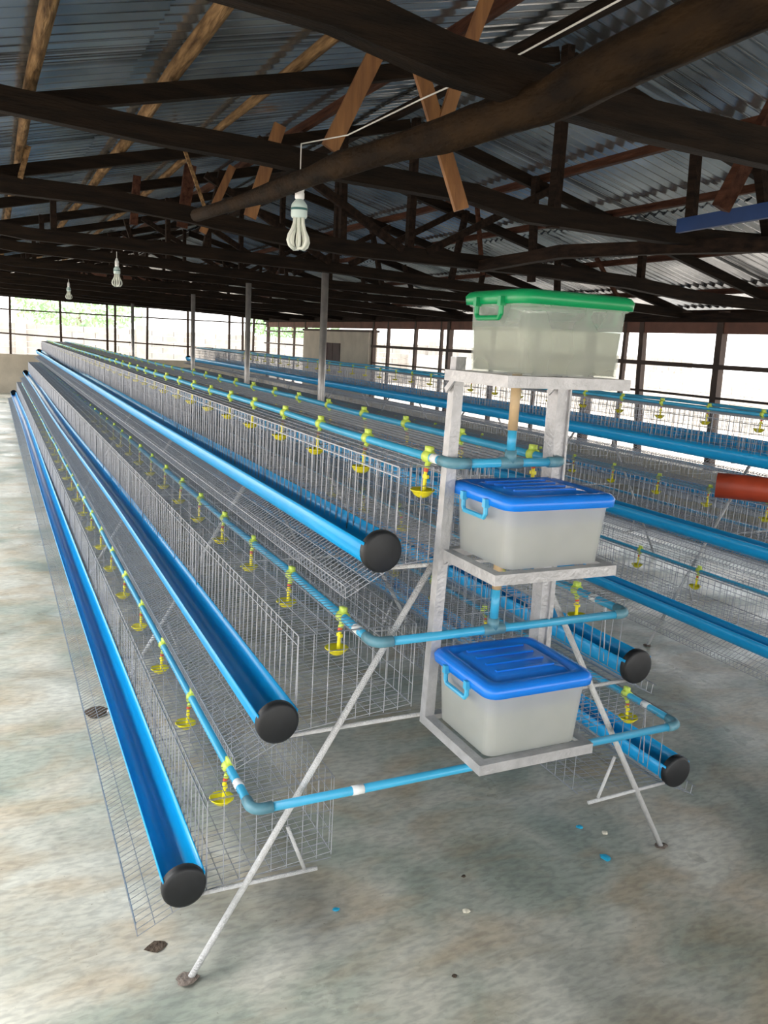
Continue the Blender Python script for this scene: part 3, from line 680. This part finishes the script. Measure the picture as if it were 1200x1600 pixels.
# ================================================================== BULBS
def bulb(x, y, ztop, zs, label, K=1.18):
    o = empty('hanging_bulb', (x, y, ztop)); tag(o, label, 'bulb', 'hanging bulbs')
    s = zs - ztop
    MB().tube([(0, 0, 0), (0, 0, s)], .0028, 6).build('cord', M['cable'], o)
    def LB(prof, n): return MB().lathe([(r * K, s + z * K) for r, z in prof], n=n)
    LB([(.004, .004), (.012, -.006), (.015, -.022), (.0185, -.026), (.0185, -.044), (.0165, -.050), (.019, -.056), (.019, -.074), (.014, -.080), (0, -.080)], 18).build('lamp_holder', M['white'], o, True)
    LB([(.013, -.076), (.022, -.086), (.031, -.098), (.033, -.110), (.033, -.142), (.029, -.150), (0, -.150)], 20).build('bulb_base', M['bulb_base'], o, True)
    LB([(.0335, -.112), (.0340, -.114), (.0340, -.119), (.0335, -.121)], 20).build('band', M['bulb_band'], o, True)
    for k in range(4):
        a = PI / 2 * k + .15; ca, sa = math.cos(a), math.sin(a); tx, ty = -sa, ca
        pts = []
        prof = [(.022, -.145), (.023, -.170), (.032, -.195), (.047, -.220), (.051, -.240), (.043, -.258), (.029, -.268)]
        for i, (r, z) in enumerate(prof):
            w_ = .005 + .004 * math.sin(PI * i / 6); pts.append(((ca * r + tx * w_) * K, (sa * r + ty * w_) * K, s + z * K))
        back = [((ca * r * .45 - tx * .007) * K, (sa * r * .45 - ty * .007) * K, s + z * K) for (r, z) in reversed(prof)]
        MB().tube(pts + back, .0072 * K, 8).build('glass_tube', M['bulb'], o, True)
bulb(.062, 1.93, 2.655, 2.50, 'largest white lotus-shaped bulb hanging nearest the camera')
bulb(-.115, 6.905, 2.52, 2.455, 'middle-distance white hanging bulb, left of the largest one', 1.0)
bulb(-.165, 11.955, 2.52, 2.44, 'farthest and smallest white hanging bulb', .95)
tag(MB().tube([(.062, 1.93, 2.655), (.12, 1.5, 2.62), (.2, 1.0, 2.66), (.3, .55, 2.70), (.34, -.2, 2.74)], .003, 6).build('electric_cable', M['cable'], None, True, (.062, 1.93, 2.655)), 'thin pale electric cable strung from the near bulb to upper right', 'cable')

# red tube resting on the second row
tb = MB().tube([(2.52, 1.46, 1.050), (2.72, 1.22, 1.055), (3.02, .86, 1.06)], [.074, .073, .074], 20)
tag(tb.build('red_tube', M['red_tube'], None, True, (2.52, 1.46, .975)), 'brick-red tube lying on the second cage row at right edge', 'tube')

# ================================================================== DEBRIS
def scrap(name, x, y, rx, ry, rz, mt, lb, cat, seed, n=9):
    b = MB().blob((0, 0, 0), rx, ry, rz / 2, random.Random(seed), n, 5); b.v = [(a, c, max(0, d)) for a, c, d in b.v]
    o = b.build(name, M[mt], None, False, (0, 0, 0)); o.location = (x, y, 0); return tag(o, lb, cat)
scrap('cement_lump', -.868, .0, .032, .026, .016, 'concrete_lump', 'dark cement lump around the nearest left leg foot', 'lump', 1, 11)
scrap('cement_lump', .864, .0, .024, .020, .010, 'concrete_lump', 'small cement lump at the near right leg foot', 'lump', 2, 11)
scrap('cement_lump', 2.336, 1.66, .026, .022, .010, 'concrete_lump', 'small cement lump at a leg foot of the second row', 'lump', 3, 11)
scrap('dirt_clump', -.915, 1.774, .055, .05, .02, 'debris_dark', 'dark dirt clump beside the bottom trough on the left', 'clump', 4, 12)
scrap('plastic_scrap', .619, .017, .016, .022, .012, 'debris_blue', 'bright blue plastic scrap on the floor at lower right', 'scrap', 5)
scrap('plastic_scrap', .655, .209, .014, .012, .008, 'debris_blue', 'smaller faint blue scrap below the right leg strut', 'scrap', 6)
scrap('plastic_scrap', -.376, .118, .012, .010, .006, 'debris_blue', 'tiny blue scrap below the long left leg', 'scrap', 7)
scrap('pebble', .72, .141, .012, .012, .012, 'pebble', 'pale round pebble near the right leg', 'pebble', 8)
scrap('pebble', .006, -.041, .013, .012, .010, 'pebble', 'pale pebble on the floor below the lowest box', 'pebble', 9)
scrap('dirt_clump', -.926, .162, .030, .022, .006, 'debris_dark', 'flat dark ring-like stain lump left of the near foot', 'clump', 10, 12)
scrap('dirt_clump', -.166, -.264, .009, .007, .006, 'debris_dark', 'tiny dark crumb near the bottom edge', 'clump', 11)
scrap('dirt_clump', .089, .115, .009, .006, .006, 'debris_dark', 'tiny dark crumb below the lowest shelf', 'clump', 12)

# ================================================================== OUTSIDE
pw = empty('perimeter_wall', (2, 34, -.06)); tag(pw, 'pale perimeter block wall outside beyond the far end', 'wall')
bw = MB()
for r in range(8):
    for k in range(70):
        x = -30 + .9 * k + (.45 if r % 2 else 0); e = R.uniform(-.008, .008)
        bw.box((x, -.1 + e, .235 * r), (x + .885, .1 + e, .235 * r + .225))
tag(bw.build('concrete_block', M['perimeter'], pw), None, None, None, 'stuff')
for k in range(14): MB().box((-30 + 4.6 * k, -.18, 0), (-29.6 + 4.6 * k, .18, 2.05)).build('pier', M['perimeter'], pw)
pw2 = empty('perimeter_wall', (17, 12, -.06)); tag(pw2, 'pale perimeter block wall outside beyond the right wall', 'wall')
bw = MB()
for r in range(6):
    for k in range(50):
        y = -22 + .9 * k + (.45 if r % 2 else 0); e = R.uniform(-.008, .008)
        bw.box((-.1 + e, y, .235 * r), (.1 + e, y + .885, .235 * r + .225))
tag(bw.build('concrete_block', M['perimeter'], pw2), None, None, None, 'stuff')
def tree(x, y, h, rc, lb, seed):
    rnd = random.Random(seed); t = empty('tree', (x, y, -.06)); tag(t, lb, 'tree', 'trees beyond the perimeter wall')
    MB().tube([(0, 0, 0), (.1, 0, h * .3), (0, .1, h * .6)], [.22, .16, .10], 9).build('trunk', M['trunk'], t, True)
    b = MB()
    for k in range(1500):
        u = rnd.uniform(-1, 1); a = rnd.uniform(0, 2 * PI); q = rnd.uniform(.55, 1); rr = math.sqrt(1 - u * u)
        c = Vector((rc * q * rr * math.cos(a), rc * q * rr * math.sin(a), h * .68 + h * .34 * q * u))
        d = Vector((rnd.uniform(-1, 1), rnd.uniform(-1, 1), rnd.uniform(-1, 1))).normalized(); e = d.orthogonal().normalized(); s_ = .16
        i = len(b.v); b.v += [tuple(c + d * s_), tuple(c + e * s_ * .5), tuple(c - d * s_), tuple(c - e * s_ * .5)]; b.face(i, i + 1, i + 2, i + 3)
    tag(b.build('foliage', M['leaf'], t), None, None, None, 'stuff')
tree(2.5, 40, 4.2, 3.0, 'broad hazy green tree beyond the end wall at left', 1)
tree(-4, 46, 4.4, 3.0, 'hazy green tree at the far left edge outside', 2)
tree(12.5, 38, 4.2, 2.4, 'hazy green tree seen left of the rendered wall part', 3)
tree(21, 12, 3.6, 1.6, 'faint green tree outside right of the green-lidded box', 4)
